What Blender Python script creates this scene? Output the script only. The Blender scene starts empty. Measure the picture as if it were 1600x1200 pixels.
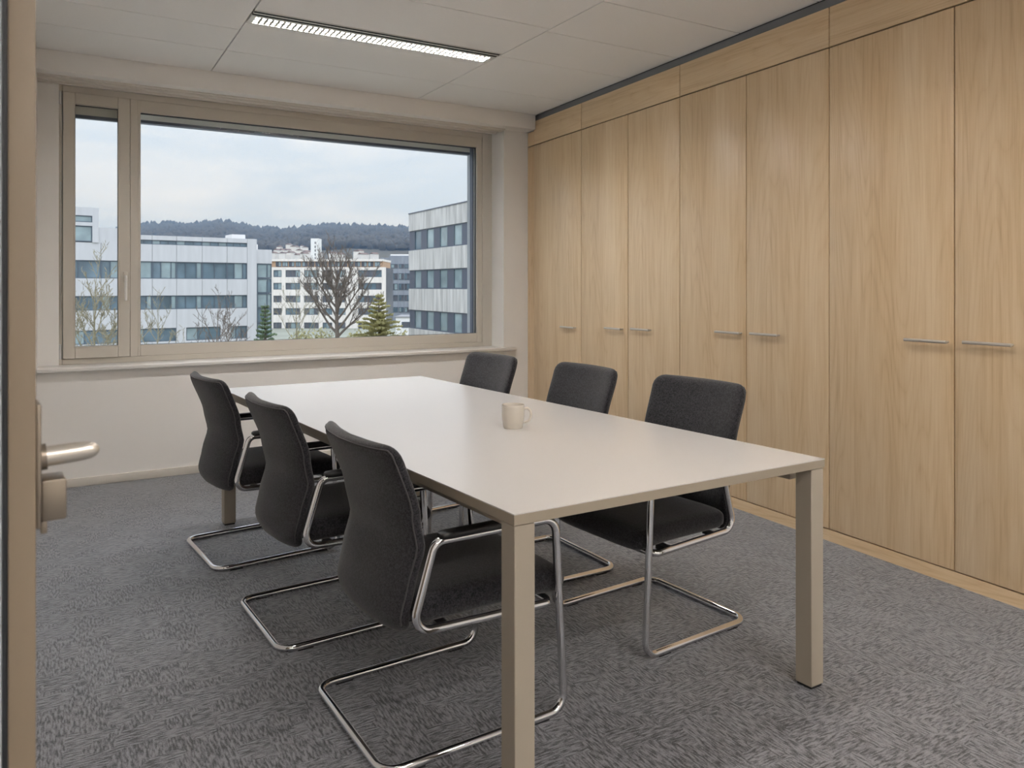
import bpy, bmesh, math, random
from mathutils import Vector, Matrix
random.seed(7)
R = math.radians
sc = bpy.context.scene
C = sc.collection

# ------------------------------------------------------------------ camera
F_PX, EYE, HORIZON = 1200.0, 1.30, 448.0
HEAD = R(59.53)                                   # viewing direction measured from +X (the window wall runs along X)
RIGHT = Vector((math.sin(HEAD), -math.cos(HEAD), 0))
FWD = Vector((math.cos(HEAD), math.sin(HEAD), 0))
cam_d = bpy.data.cameras.new('camera')
cam = bpy.data.objects.new('camera', cam_d); C.objects.link(cam)
cam.location = (0, 0, EYE)
cam.rotation_euler = (R(90), 0, HEAD - R(90))
cam_d.sensor_width = 36.0
cam_d.lens = 36.0 * F_PX / 1600.0
cam_d.shift_y = -(600.0 - HORIZON) / 1600.0
cam_d.clip_start, cam_d.clip_end = 0.05, 6000
cam_d.dof.use_dof = True
cam_d.dof.focus_distance = 4.2
cam_d.dof.aperture_fstop = 8.0
sc.camera = cam

# ------------------------------------------------------------------ view transform
sc.view_settings.view_transform = 'Standard'
sc.view_settings.look = 'None'
sc.view_settings.gamma = 1.0
sc.view_settings.use_curve_mapping = False
sc.view_settings.exposure = 0.0

# ------------------------------------------------------------------ sky (overcast) and soft sun behind the cloud
SKY = 0.83
LAMP = 212.0; MIDL = 104.0; REAR = 335.0  # LAMP is the visible light; MIDL and REAR drive the added unseen ones
SUN = 0.6
world = bpy.data.worlds.new('overcast_sky'); sc.world = world
world.use_nodes = True
nt = world.node_tree; nt.nodes.clear()
wo = nt.nodes.new('ShaderNodeOutputWorld'); wb = nt.nodes.new('ShaderNodeBackground')
tc = nt.nodes.new('ShaderNodeTexCoord'); mp = nt.nodes.new('ShaderNodeMapping')
mp.inputs['Scale'].default_value = (1.6, 1.6, 7.0)
nz = nt.nodes.new('ShaderNodeTexNoise'); nz.inputs['Scale'].default_value = 1.7
nz.inputs['Detail'].default_value = 6; nz.inputs['Roughness'].default_value = 0.55; nz.inputs['Distortion'].default_value = 0.4
rp = nt.nodes.new('ShaderNodeValToRGB')
rp.color_ramp.elements[0].position = 0.40; rp.color_ramp.elements[0].color = (0.70, 0.79, 0.95, 1)
rp.color_ramp.elements[1].position = 0.62; rp.color_ramp.elements[1].color = (0.93, 0.96, 1.05, 1)
nt.links.new(tc.outputs['Generated'], mp.inputs['Vector']); nt.links.new(mp.outputs['Vector'], nz.inputs['Vector'])
nt.links.new(nz.outputs['Fac'], rp.inputs['Fac']); nt.links.new(rp.outputs['Color'], wb.inputs['Color'])
# standard overcast luminance: horizon * (1 + 2 sin(elevation))
sx = nt.nodes.new('ShaderNodeSeparateXYZ'); nt.links.new(tc.outputs['Generated'], sx.inputs[0])
mz = nt.nodes.new('ShaderNodeMath'); mz.operation = 'MAXIMUM'; mz.inputs[1].default_value = 0.0; nt.links.new(sx.outputs['Z'], mz.inputs[0])
ma = nt.nodes.new('ShaderNodeMath'); ma.operation = 'MULTIPLY_ADD'; ma.inputs[1].default_value = 2.0 * SKY; ma.inputs[2].default_value = SKY
nt.links.new(mz.outputs[0], ma.inputs[0]); nt.links.new(ma.outputs[0], wb.inputs['Strength'])
nt.links.new(wb.outputs['Background'], wo.inputs['Surface'])

sun_d = bpy.data.lights.new('sun', 'SUN'); sun_d.energy = SUN; sun_d.angle = R(30); sun_d.color = (1.0, 0.98, 0.95)
sun = bpy.data.objects.new('sun', sun_d); C.objects.link(sun)
sun.rotation_euler = (R(52), 0, R(-12))           # shines towards +Y from behind the building, never into this window

# ------------------------------------------------------------------ helpers
def srgb(r, g, b):
    def f(c):
        c /= 255.0
        return c / 12.92 if c <= 0.04045 else ((c + 0.055) / 1.055) ** 2.4
    return (f(r), f(g), f(b), 1.0)

def W(px, d):                                     # ground position seen in column px at distance d along the view
    return RIGHT * ((px - 800.0) / F_PX * d) + FWD * d

def Z(py, d): return EYE + (HORIZON - py) * d / F_PX

def empty(name, loc=(0, 0, 0), rz=0.0, parent=None):
    o = bpy.data.objects.new(name, None); C.objects.link(o)
    o.location = loc; o.rotation_euler = (0, 0, rz); o.empty_display_size = 0.1
    if parent: o.parent = parent
    return o

def tag(o, label=None, cat=None, group=None, kind=None):
    if label: o['label'] = label
    if cat: o['category'] = cat
    if group: o['group'] = group
    if kind: o['kind'] = kind
    return o

def link(name, me, mat, parent=None, smooth=None):
    if mat is not None: me.materials.clear(); me.materials.append(mat)
    if smooth is not None:
        for p in me.polygons: p.use_smooth = True
        me.set_sharp_from_angle(angle=R(smooth))
    o = bpy.data.objects.new(name, me); C.objects.link(o)
    if parent: o.parent = parent
    return o

class MB:
    """collects verts and faces of one mesh"""
    def __init__(s): s.v = []; s.f = []
    def box(s, x0, x1, y0, y1, z0, z1):
        b = len(s.v)
        s.v += [(x0, y0, z0), (x1, y0, z0), (x1, y1, z0), (x0, y1, z0), (x0, y0, z1), (x1, y0, z1), (x1, y1, z1), (x0, y1, z1)]
        s.f += [tuple(b + i for i in q) for q in ((3, 2, 1, 0), (4, 5, 6, 7), (0, 1, 5, 4), (1, 2, 6, 5), (2, 3, 7, 6), (3, 0, 4, 7))]
        return s
    def prism(s, pts, z0, z1):                    # pts counter-clockwise in plan
        b = len(s.v); n = len(pts)
        s.v += [(p[0], p[1], z0) for p in pts] + [(p[0], p[1], z1) for p in pts]
        s.f += [tuple(b + i for i in reversed(range(n))), tuple(b + n + i for i in range(n))]
        s.f += [(b + i, b + (i + 1) % n, b + n + (i + 1) % n, b + n + i) for i in range(n)]
        return s
    def loft(s, rings, closed=False, caps=True):
        b = len(s.v); n = len(rings[0]); m = len(rings)
        for r in rings: s.v += [tuple(p) for p in r]
        for i in range(m if closed else m - 1):
            j = (i + 1) % m
            for k in range(n):
                l = (k + 1) % n
                s.f.append((b + i * n + k, b + i * n + l, b + j * n + l, b + j * n + k))
        if caps and not closed:
            s.f.append(tuple(b + k for k in reversed(range(n))))
            s.f.append(tuple(b + (m - 1) * n + k for k in range(n)))
        return s
    def tube(s, pts, rad, n=12, closed=False):
        pts = [Vector(p) for p in pts]; m = len(pts)
        rads = rad if isinstance(rad, (list, tuple)) else [rad] * m
        tans = []
        for i in range(m):
            a = pts[(i - 1) % m] if (closed or i > 0) else pts[i]
            c = pts[(i + 1) % m] if (closed or i < m - 1) else pts[i]
            t = (c - a)
            tans.append(t.normalized() if t.length > 1e-9 else Vector((0, 0, 1)))
        up = Vector((0, 0, 1)) if abs(tans[0].z) < 0.9 else Vector((1, 0, 0))
        u = (up - tans[0] * up.dot(tans[0])).normalized()
        rings = []
        for i in range(m):
            u = (u - tans[i] * u.dot(tans[i]))
            u = u.normalized() if u.length > 1e-6 else tans[i].orthogonal().normalized()
            w = tans[i].cross(u)
            rings.append([pts[i] + (u * math.cos(2 * math.pi * k / n) + w * math.sin(2 * math.pi * k / n)) * rads[i] for k in range(n)])
        return s.loft(rings, closed)
    def mesh(s, name='mesh'):
        me = bpy.data.meshes.new(name); me.from_pydata(s.v, [], s.f); me.update()
        bm = bmesh.new(); bm.from_mesh(me); bmesh.ops.recalc_face_normals(bm, faces=bm.faces); bm.to_mesh(me); bm.free()
        return me
    def bevel(s, r, seg=2, ang=40):
        me = bpy.data.meshes.new('mesh'); me.from_pydata(s.v, [], s.f)
        bm = bmesh.new(); bm.from_mesh(me); bmesh.ops.recalc_face_normals(bm, faces=bm.faces)
        ed = [e for e in bm.edges if e.is_manifold and e.calc_face_angle(0) > R(ang)]
        bmesh.ops.bevel(bm, geom=ed, offset=r, segments=seg, profile=0.5, affect='EDGES', clamp_overlap=True)
        bm.to_mesh(me); bm.free(); me.update()
        return me
    def build(s, name, mat, parent=None, smooth=None, bevel=0, seg=2):
        me = s.bevel(bevel, seg) if bevel else s.mesh(name)
        me.name = name
        return link(name, me, mat, parent, 40 if (bevel and smooth is None) else smooth)

def bx(name, mat, parent, x0, x1, y0, y1, z0, z1, bevel=0):
    return MB().box(min(x0, x1), max(x0, x1), min(y0, y1), max(y0, y1), min(z0, z1), max(z0, z1)).build(name, mat, parent, bevel=bevel)

def fillet(pts, rads, closed=False, n=7):
    pts = [Vector(p) for p in pts]; m = len(pts); out = []
    for i in range(m):
        r = rads[i] if isinstance(rads, (list, tuple)) else rads
        if (not closed and i in (0, m - 1)) or r <= 0: out.append(pts[i]); continue
        a = (pts[i - 1] - pts[i]); c = (pts[(i + 1) % m] - pts[i])
        la, lc = a.length, c.length; a.normalize(); c.normalize()
        ang = a.angle(c); t = min(r / math.tan(ang / 2), la * 0.49, lc * 0.49); rr = t * math.tan(ang / 2)
        bis = (a + c).normalized(); cen = pts[i] + bis * (rr / math.sin(ang / 2))
        p0, p1 = pts[i] + a * t, pts[i] + c * t
        v0, v1 = p0 - cen, p1 - cen; sw = v0.angle(v1)
        for k in range(n + 1):
            f = k / n
            out.append(cen + (v0 * math.sin((1 - f) * sw) + v1 * math.sin(f * sw)) / math.sin(sw))
    return out

def copy_tree(o, parent=None):
    c = o.copy(); C.objects.link(c); c.parent = parent
    for ch in list(o.children): copy_tree(ch, c)
    return c

# ------------------------------------------------------------------ materials
def new_mat(name):
    m = bpy.data.materials.new(name); m.use_nodes = True
    n = m.node_tree.nodes; p = n['Principled BSDF']
    return m, n, m.node_tree.links, p

def plain(name, col, rough=0.6, metal=0.0, spec=0.5, noise=0.0, scale=30.0, bump=0.0, coat=0.0):
    m, n, l, p = new_mat(name)
    p.inputs['Base Color'].default_value = col; p.inputs['Roughness'].default_value = rough
    p.inputs['Metallic'].default_value = metal; p.inputs['Specular IOR Level'].default_value = spec
    p.inputs['Coat Weight'].default_value = coat
    if noise or bump:
        t = n.new('ShaderNodeTexCoord'); z = n.new('ShaderNodeTexNoise'); z.inputs['Scale'].default_value = scale
        z.inputs['Detail'].default_value = 4
        l.new(t.outputs['Object'], z.inputs['Vector'])
        if noise:
            r = n.new('ShaderNodeValToRGB')
            r.color_ramp.elements[0].position = 0.3; r.color_ramp.elements[1].position = 0.7
            r.color_ramp.elements[0].color = tuple(c * (1 - noise) for c in col[:3]) + (1,)
            r.color_ramp.elements[1].color = tuple(c * (1 + noise) for c in col[:3]) + (1,)
            l.new(z.outputs['Fac'], r.inputs['Fac']); l.new(r.outputs['Color'], p.inputs['Base Color'])
        if bump:
            b = n.new('ShaderNodeBump'); b.inputs['Strength'].default_value = bump; b.inputs['Distance'].default_value = 0.01
            l.new(z.outputs['Fac'], b.inputs['Height']); l.new(b.outputs['Normal'], p.inputs['Normal'])
    return m

def oak(name, horizontal=False):
    m, n, l, p = new_mat(name)
    t = n.new('ShaderNodeTexCoord')
    def noise(sc3, scale, detail, rough=0.5, dist=0.0):
        a = n.new('ShaderNodeMapping'); a.inputs['Scale'].default_value = sc3
        l.new(t.outputs['Object'], a.inputs['Vector'])
        z = n.new('ShaderNodeTexNoise'); z.inputs['Scale'].default_value = scale; z.inputs['Detail'].default_value = detail
        z.inputs['Roughness'].default_value = rough; z.inputs['Distortion'].default_value = dist
        l.new(a.outputs['Vector'], z.inputs['Vector']); return z.outputs['Fac']
    def ax(k): return (1, k, 1) if horizontal else (1, 1, k)
    def math_(op, a, b=None):
        q = n.new('ShaderNodeMath'); q.operation = op
        for i, v in enumerate((a, b)):
            if v is None: continue
            if isinstance(v, (int, float)): q.inputs[i].default_value = v
            else: l.new(v, q.inputs[i])
        return q.outputs[0]
    broad = noise(ax(0.05), 7.0, 3)
    fine = noise(ax(0.025), 190.0, 3, 0.6)
    mid = noise(ax(0.04), 45.0, 3, 0.55, 0.3)
    cont = noise(ax(0.085), 3.2, 2, 0.5)
    lines = math_('ABSOLUTE', math_('SINE', math_('MULTIPLY', cont, 95.0)))
    lines = math_('POWER', lines, 0.6)
    v = math_('ADD', math_('MULTIPLY', broad, 0.42), math_('MULTIPLY', fine, 0.26))
    v = math_('ADD', v, math_('MULTIPLY', mid, 0.26)); v = math_('ADD', v, math_('MULTIPLY', lines, 0.075))
    r = n.new('ShaderNodeValToRGB'); e = r.color_ramp.elements
    e[0].position = 0.32; e[0].color = srgb(196, 162, 120)
    e[1].position = 0.70; e[1].color = srgb(236, 213, 180)
    k = e.new(0.50); k.color = srgb(222, 194, 155)
    l.new(v, r.inputs['Fac']); l.new(r.outputs['Color'], p.inputs['Base Color'])
    p.inputs['Roughness'].default_value = 0.34; p.inputs['Specular IOR Level'].default_value = 0.6
    b = n.new('ShaderNodeBump'); b.inputs['Strength'].default_value = 0.12; b.inputs['Distance'].default_value = 0.002
    l.new(fine, b.inputs['Height']); l.new(b.outputs['Normal'], p.inputs['Normal'])
    return m

def carpet():
    m, n, l, p = new_mat('woven_carpet')
    t = n.new('ShaderNodeTexCoord')
    def noise(s3, scale, detail=2, dist=0.0):
        a = n.new('ShaderNodeMapping'); a.inputs['Scale'].default_value = s3
        l.new(t.outputs['Object'], a.inputs['Vector'])
        z = n.new('ShaderNodeTexNoise'); z.inputs['Scale'].default_value = scale; z.inputs['Detail'].default_value = detail
        z.inputs['Distortion'].default_value = dist
        l.new(a.outputs['Vector'], z.inputs['Vector']); return z.outputs['Fac']
    vor = n.new('ShaderNodeTexVoronoi'); vor.distance = 'CHEBYCHEV'; vor.inputs['Scale'].default_value = 11.0
    l.new(t.outputs['Object'], vor.inputs['Vector'])
    sep = n.new('ShaderNodeSeparateColor'); l.new(vor.outputs['Color'], sep.inputs['Color'])
    gt = n.new('ShaderNodeMath'); gt.operation = 'GREATER_THAN'; gt.inputs[1].default_value = 0.5
    l.new(sep.outputs['Red'], gt.inputs[0])
    ax_, ay_ = noise((1, 0.20, 1), 150, 1, 0.25), noise((0.20, 1, 1), 150, 1, 0.25)
    mx = n.new('ShaderNodeMix'); mx.data_type = 'FLOAT'
    l.new(gt.outputs[0], mx.inputs[0]); l.new(ax_, mx.inputs[2]); l.new(ay_, mx.inputs[3])
    fuzz = noise((1, 1, 1), 230, 2)
    ad = n.new('ShaderNodeMath'); ad.operation = 'MULTIPLY_ADD'; ad.inputs[1].default_value = 0.45
    l.new(fuzz, ad.inputs[0]); l.new(mx.outputs[0], ad.inputs[2])
    sh = n.new('ShaderNodeMath'); sh.operation = 'MULTIPLY_ADD'; sh.inputs[1].default_value = 0.07
    l.new(sep.outputs['Green'], sh.inputs[0]); l.new(ad.outputs[0], sh.inputs[2])
    r = n.new('ShaderNodeValToRGB'); e = r.color_ramp.elements
    e[0].position = 0.60; e[0].color = srgb(40, 39, 42)
    e[1].position = 0.90; e[1].color = srgb(134, 134, 139)
    l.new(sh.outputs[0], r.inputs['Fac']); l.new(r.outputs['Color'], p.inputs['Base Color'])
    p.inputs['Roughness'].default_value = 0.6; p.inputs['Specular IOR Level'].default_value = 0.6
    p.inputs['Sheen Weight'].default_value = 1.0; p.inputs['Sheen Roughness'].default_value = 0.35; p.inputs['Sheen Tint'].default_value = (0.85, 0.92, 1.0, 1)
    b = n.new('ShaderNodeBump'); b.inputs['Strength'].default_value = 0.6; b.inputs['Distance'].default_value = 0.004
    l.new(ad.outputs[0], b.inputs['Height']); l.new(b.outputs['Normal'], p.inputs['Normal'])
    return m

def fabric():
    m, n, l, p = new_mat('charcoal_felt')
    t = n.new('ShaderNodeTexCoord'); z = n.new('ShaderNodeTexNoise'); z.inputs['Scale'].default_value = 260; z.inputs['Detail'].default_value = 3
    z2 = n.new('ShaderNodeTexNoise'); z2.inputs['Scale'].default_value = 110; z2.inputs['Detail'].default_value = 2
    l.new(t.outputs['Object'], z.inputs['Vector']); l.new(t.outputs['Object'], z2.inputs['Vector'])
    a = n.new('ShaderNodeMath'); a.operation = 'MULTIPLY_ADD'; a.inputs[1].default_value = 0.5
    l.new(z2.outputs['Fac'], a.inputs[0]); l.new(z.outputs['Fac'], a.inputs[2])
    r = n.new('ShaderNodeValToRGB'); e = r.color_ramp.elements
    e[0].position = 0.60; e[0].color = srgb(20, 20, 22); e[1].position = 0.92; e[1].color = srgb(56, 55, 60)
    l.new(a.outputs[0], r.inputs['Fac']); l.new(r.outputs['Color'], p.inputs['Base Color'])
    p.inputs['Roughness'].default_value = 0.92; p.inputs['Specular IOR Level'].default_value = 0.2
    p.inputs['Sheen Weight'].default_value = 0.25; p.inputs['Sheen Roughness'].default_value = 0.5
    b = n.new('ShaderNodeBump'); b.inputs['Strength'].default_value = 0.35; b.inputs['Distance'].default_value = 0.002
    l.new(z.outputs['Fac'], b.inputs['Height']); l.new(b.outputs['Normal'], p.inputs['Normal'])
    return m

def glass(name, tint=(0.97, 0.985, 0.98, 1)):
    m, n, l, p = new_mat(name); n.remove(p)
    o = n['Material Output']; tr = n.new('ShaderNodeBsdfTransparent'); tr.inputs['Color'].default_value = tint
    gl = n.new('ShaderNodeBsdfGlossy'); gl.inputs['Roughness'].default_value = 0.0
    fr = n.new('ShaderNodeFresnel'); fr.inputs['IOR'].default_value = 1.2
    mx = n.new('ShaderNodeMixShader')
    l.new(fr.outputs[0], mx.inputs[0]); l.new(tr.outputs[0], mx.inputs[1]); l.new(gl.outputs[0], mx.inputs[2]); l.new(mx.outputs[0], o.inputs['Surface'])
    return m

def emit(name, col, s):
    m, n, l, p = new_mat(name); p.inputs['Base Color'].default_value = col
    p.inputs['Emission Color'].default_value = col; p.inputs['Emission Strength'].default_value = s
    return m

def concrete(name, col, streak=0.08):
    m, n, l, p = new_mat(name)
    t = n.new('ShaderNodeTexCoord'); a = n.new('ShaderNodeMapping'); a.inputs['Scale'].default_value = (1.4, 1.4, 0.14)
    z = n.new('ShaderNodeTexNoise'); z.inputs['Scale'].default_value = 1.6; z.inputs['Detail'].default_value = 5
    l.new(t.outputs['Object'], a.inputs['Vector']); l.new(a.outputs['Vector'], z.inputs['Vector'])
    r = n.new('ShaderNodeValToRGB'); e = r.color_ramp.elements
    e[0].position = 0.35; e[1].position = 0.68
    e[0].color = tuple(c * (1 - streak * 2) for c in col[:3]) + (1,); e[1].color = tuple(min(1, c * (1 + streak)) for c in col[:3]) + (1,)
    l.new(z.outputs['Fac'], r.inputs['Fac']); l.new(r.outputs['Color'], p.inputs['Base Color']); p.inputs['Roughness'].default_value = 0.85
    return m

M = {}
M['wall'] = plain('wall_paint', srgb(243, 240, 236), 0.85, noise=0.015, scale=3, bump=0.02)
M['ceil'] = plain('ceiling_panel_white', srgb(248, 247, 246), 0.85, noise=0.01, scale=90)
M['trim'] = plain('trim_white', srgb(224, 218, 208), 0.55)
M['frame'] = plain('window_frame_greige', srgb(206, 199, 188), 0.4)
M['sill'] = plain('sill_white', srgb(232, 229, 224), 0.25)
M['gasket'] = plain('black_gasket', srgb(30, 34, 40), 0.5)
M['carpet'] = carpet()
M['oak'] = oak('oak_veneer_upright'); M['oak_h'] = oak('oak_veneer_lengthwise', True)
M['carcass'] = plain('dark_carcass', srgb(70, 48, 28), 0.8)
M['plenum'] = plain('plenum_dark', srgb(90, 92, 96), 0.9)
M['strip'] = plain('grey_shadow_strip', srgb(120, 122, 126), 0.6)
M['nickel'] = plain('dark_nickel', srgb(140, 130, 118), 0.38, 0.85)
M['handle'] = plain('white_metal', srgb(232, 230, 226), 0.3)
M['bar'] = plain('satin_bar_handle', srgb(206, 200, 192), 0.32, 0.45)
M['steel'] = plain('brushed_steel', srgb(214, 208, 198), 0.30, 0.75)
M['chrome'] = plain('chrome', srgb(222, 222, 224), 0.07, 1.0)
M['alu'] = plain('aluminium', srgb(205, 205, 205), 0.35, 0.8)
M['top'] = plain('white_laminate', srgb(200, 197, 194), 0.26, spec=0.5)
M['edge'] = plain('greige_edge', srgb(148, 137, 121), 0.45)
M['leg'] = plain('greige_powder_coat', srgb(158, 148, 134), 0.42)
M['black'] = plain('black_plastic', srgb(22, 22, 24), 0.4)
M['felt'] = fabric(); M['seam'] = plain('seam_charcoal', srgb(70, 68, 70), 0.8)
M['mug'] = plain('cream_glaze', srgb(208, 200, 188), 0.25, coat=0.3)
M['door'] = plain('door_leaf_beige', srgb(126, 112, 94), 0.5)
M['dooralu'] = plain('door_rebate_metal', srgb(232, 238, 244), 0.3, 0.0)
M['lampwhite'] = plain('lamp_white', srgb(225, 222, 216), 0.4)
M['louvre'] = plain('louvre_metal', srgb(150, 140, 130), 0.4, 0.3)
M['slot'] = plain('slot_black', srgb(20, 20, 21), 0.7)
M['glass'] = glass('window_glass')
M['tubelight'] = emit('warm_lamp', (1.0, 0.98, 0.965, 1), LAMP)
M['rear_fill'] = emit('added_fill_rear', (1.0, 0.945, 0.885, 1), REAR)  # emitter of the added lights behind the camera
M['mid_fill'] = emit('added_fill_mid', (1.0, 0.945, 0.885, 1), MIDL)  # emitter of the added light over the near table end
M['conc'] = concrete('facade_panel_pale', srgb(208, 208, 210), 0.03)
M['conc2'] = concrete('facade_concrete_streaked', srgb(214, 211, 207), 0.14)
M['beige'] = concrete('facade_render_white', srgb(238, 231, 224), 0.05)
M['tan'] = concrete('facade_tan', srgb(205, 170, 140), 0.06)
M['greyf'] = concrete('facade_slate', srgb(150, 156, 166), 0.08)
M['wframe'] = plain('facade_window_frame', srgb(96, 108, 120), 0.4, 0.3)
M['wpane'] = plain('facade_glass', srgb(104, 124, 136), 0.12, spec=0.9, noise=0.35, scale=0.5)
M['wpane2'] = plain('facade_glass_pale', srgb(150, 168, 172), 0.12, spec=0.9, noise=0.25, scale=0.6)
M['wdark'] = plain('facade_dark_panel', srgb(92, 98, 112), 0.5)
M['wblind'] = plain('facade_glass_dim', srgb(98, 100, 108), 0.2, spec=0.7, noise=0.35, scale=0.4)
M['roofgrey'] = plain('roof_grey', srgb(150, 150, 152), 0.9)
M['ground'] = plain('lawn_and_paving', srgb(150, 152, 140), 0.95, noise=0.2, scale=0.1)
M['hill'] = plain('hill_soil', srgb(80, 78, 70), 0.95, noise=0.2, scale=0.01)
M['forest'] = plain('forest_winter', srgb(72, 70, 68), 0.95, noise=0.4, scale=0.02)
M['house'] = plain('house_white', srgb(240, 238, 236), 0.8); M['houseroof'] = plain('house_roof', srgb(130, 112, 108), 0.9)
M['bark'] = plain('bark_grey_brown', srgb(118, 108, 100), 0.9, noise=0.2, scale=3)
M['bark2'] = plain('bark_pale', srgb(150, 142, 118), 0.9, noise=0.2, scale=3)
M['needle'] = plain('needles_olive', srgb(166, 160, 112), 0.85, noise=0.3, scale=1.3)
M['needle2'] = plain('needles_dark', srgb(110, 128, 98), 0.85, noise=0.3, scale=1.3)

# ================================================================== the room
YW, YF = 5.74, 5.95                 # inner face of the window wall, front of the window frame
XL, YB = -0.13, -3.6                # left wall, back wall
ZC = 2.778                          # ceiling panels
def struct(o): o['kind'] = 'structure'; return o

CA = Vector((3.417, 3.236, 0)); CDIR = Vector((math.cos(R(87.34)), math.sin(R(87.34)), 0))  # cabinet front line
CRZ = R(87.34 - 90)
def cab_x(y): return CA.x + (y - CA.y) * CDIR.x / CDIR.y
def s_of(y): return (y - CA.y) / CDIR.y

fl = bx('floor', M['carpet'], None, -1.3, 4.3, YB - 0.1, 6.18, -0.25, 0.0); struct(fl)

wb_ = MB()
wb_.box(XL - 0.15, 3.294, YW, 6.18, -0.25, 0.752)          # parapet under the window
wb_.box(XL - 0.15, -0.007, YF - 0.02, 6.18, 0.752, 2.66)   # left of the window
wb_.box(3.294, 4.3, YW, 6.18, -0.25, 2.95)                 # pier right of the window
wb_.box(XL - 0.15, 3.294, 5.97, 6.18, 2.66, 2.95)          # lintel
struct(wb_.build('wall_window', M['wall']))
so = MB().box(XL, cab_x(5.6) - 0.002, 5.592, YF + 0.02, 2.652, 2.95).build('wall_soffit', M['wall'], bevel=0.002); struct(so)
struct(bx('wall_left', M['wall'], None, XL - 0.15, XL, 1.98, 5.97, 0, 2.95))
struct(bx('wall_entrance', M['wall'], None, -1.3, XL - 0.15, 1.98, 2.12, 0, 2.95))
struct(bx('wall_hall', M['wall'], None, -1.42, -1.3, YB - 0.1, 2.12, -0.25, 2.95))
struct(bx('wall_back', M['wall'], None, -1.3, 4.3, YB - 0.1, YB, 0, 2.95))
wr = MB().box(4.15, 4.3, 1.2, YW, 0, 2.95).prism([(cab_x(YB), YB), (4.3, YB), (4.3, 1.24), (cab_x(1.24), 1.24)], 0, 2.95)
struct(wr.build('wall_right', M['wall']))
struct(bx('wall_roof', M['plenum'], None, -1.42, 4.3, YB - 0.1, 6.18, 2.95, 3.10))
# a strip of baseboard below the window
bb = bx('baseboard_window', M['trim'], None, XL, 3.515, YW - 0.014, YW, 0.0, 0.056, 0.003); struct(bb)

# window sill
ws = bx('trim_1', M['sill'], None, XL, 3.402, 5.695, YF + 0.03, 0.752, 0.777, 0.005); struct(ws)

# ceiling panels, one object each under the ceiling
ceil = bx('ceiling', M['plenum'], None, -1.3, 4.15, YB, YF, 2.93, 2.95); struct(ceil)
def panel(x0, x1, y0, y1, skew=False):
    g = 0.0035
    if skew:
        pts = [(x0 + g, y0 + g), (cab_x(y0) + 0.005, y0 + g), (cab_x(y1) + 0.005, y1 - g), (x0 + g, y1 - g)]
        o = MB().prism(pts, ZC, ZC + 0.02).build('ceiling_panel', M['ceil'], ceil, bevel=0.0015, seg=1)
    else:
        o = MB().box(x0 + g, x1 - g, y0 + g, y1 - g, ZC, ZC + 0.02).build('ceiling_panel', M['ceil'], ceil, bevel=0.0015, seg=1)
    return o
X1, X2 = 0.892, 2.425
def rows(js, f):
    for a, b in zip(js[1:], js[:-1]): f(a, b)
rows([5.59, 5.045, 4.60, 4.02, 3.45, 2.88, 2.31, 1.98], lambda a, b: panel(XL, X1, a, b))
rows([1.98, 1.45, 0.88, 0.31, -0.26, -0.85, -1.444], lambda a, b: panel(-1.3, X1, a, b))
rows([-1.662, -2.25, -2.85, YB], lambda a, b: panel(-1.3, X1, a, b))
panel(-1.3, X1 - (X2 - X1), -1.662, -1.444)
rows([5.59, 5.045, 4.456], lambda a, b: panel(X1, X2, a, b))
rows([4.238, 3.685, 3.12, 2.55, 2.056], lambda a, b: panel(X1, X2, a, b))
rows([1.838, 1.28, 0.80, 0.22, -0.344], lambda a, b: panel(X1, X2, a, b))
rows([-0.562, -1.15, -1.74, -2.444], lambda a, b: panel(X1, X2, a, b))
rows([-2.662, -3.2, YB], lambda a, b: panel(X1, X2, a, b))
rows([5.59, 5.045, 4.285, 3.735, 3.19, 2.63, 2.06, 1.49, 0.92, 0.35, -0.22, -0.79, -1.36, -1.93, -2.5, -3.07, YB], lambda a, b: panel(X2, 0, a, b, True))

# curtain rails under the soffit
cr = empty('curtain_rail', (0, 5.74, 2.652)); tag(cr, 'white double curtain rail fixed under the soffit along the window top', 'curtain rail')
for y0, y1, h in ((-0.045, -0.02, 0.010), (0.005, 0.03, 0.018), (0.055, 0.075, 0.012), (0.10, 0.125, 0.02)):
    bx('rail_profile', M['trim'], cr, XL + 0.002, 3.285, y0, y1, -h, 0.0, 0.001)
bx('rail_end', M['gasket'], cr, 3.262, 3.280, 0.031, 0.054, -0.012, 0.0)

# ------------------------------------------------------------------ window
win = empty('window_1', (0, YF, 0.777)); struct(win); zb = 0.777
def wbox(name, mat, parent, x0, x1, y0, y1, z0, z1, bev=0.0): return bx(name, mat, parent, x0, x1, y0, y1, z0 - zb, z1 - zb, bev)
def ring(name, mat, parent, x0, x1, z0, z1, wl, wr_, wbm, wt, y0, y1, bev=0.002):
    m = MB()
    m.box(x0, x0 + wl, y0, y1, z0 - zb, z1 - zb); m.box(x1 - wr_, x1, y0, y1, z0 - zb, z1 - zb)
    m.box(x0 + wl, x1 - wr_, y0, y1, z0 - zb, z0 + wbm - zb); m.box(x0 + wl, x1 - wr_, y0, y1, z1 - wt - zb, z1 - zb)
    return m.build(name, mat, parent, bevel=bev, seg=1)
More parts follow.
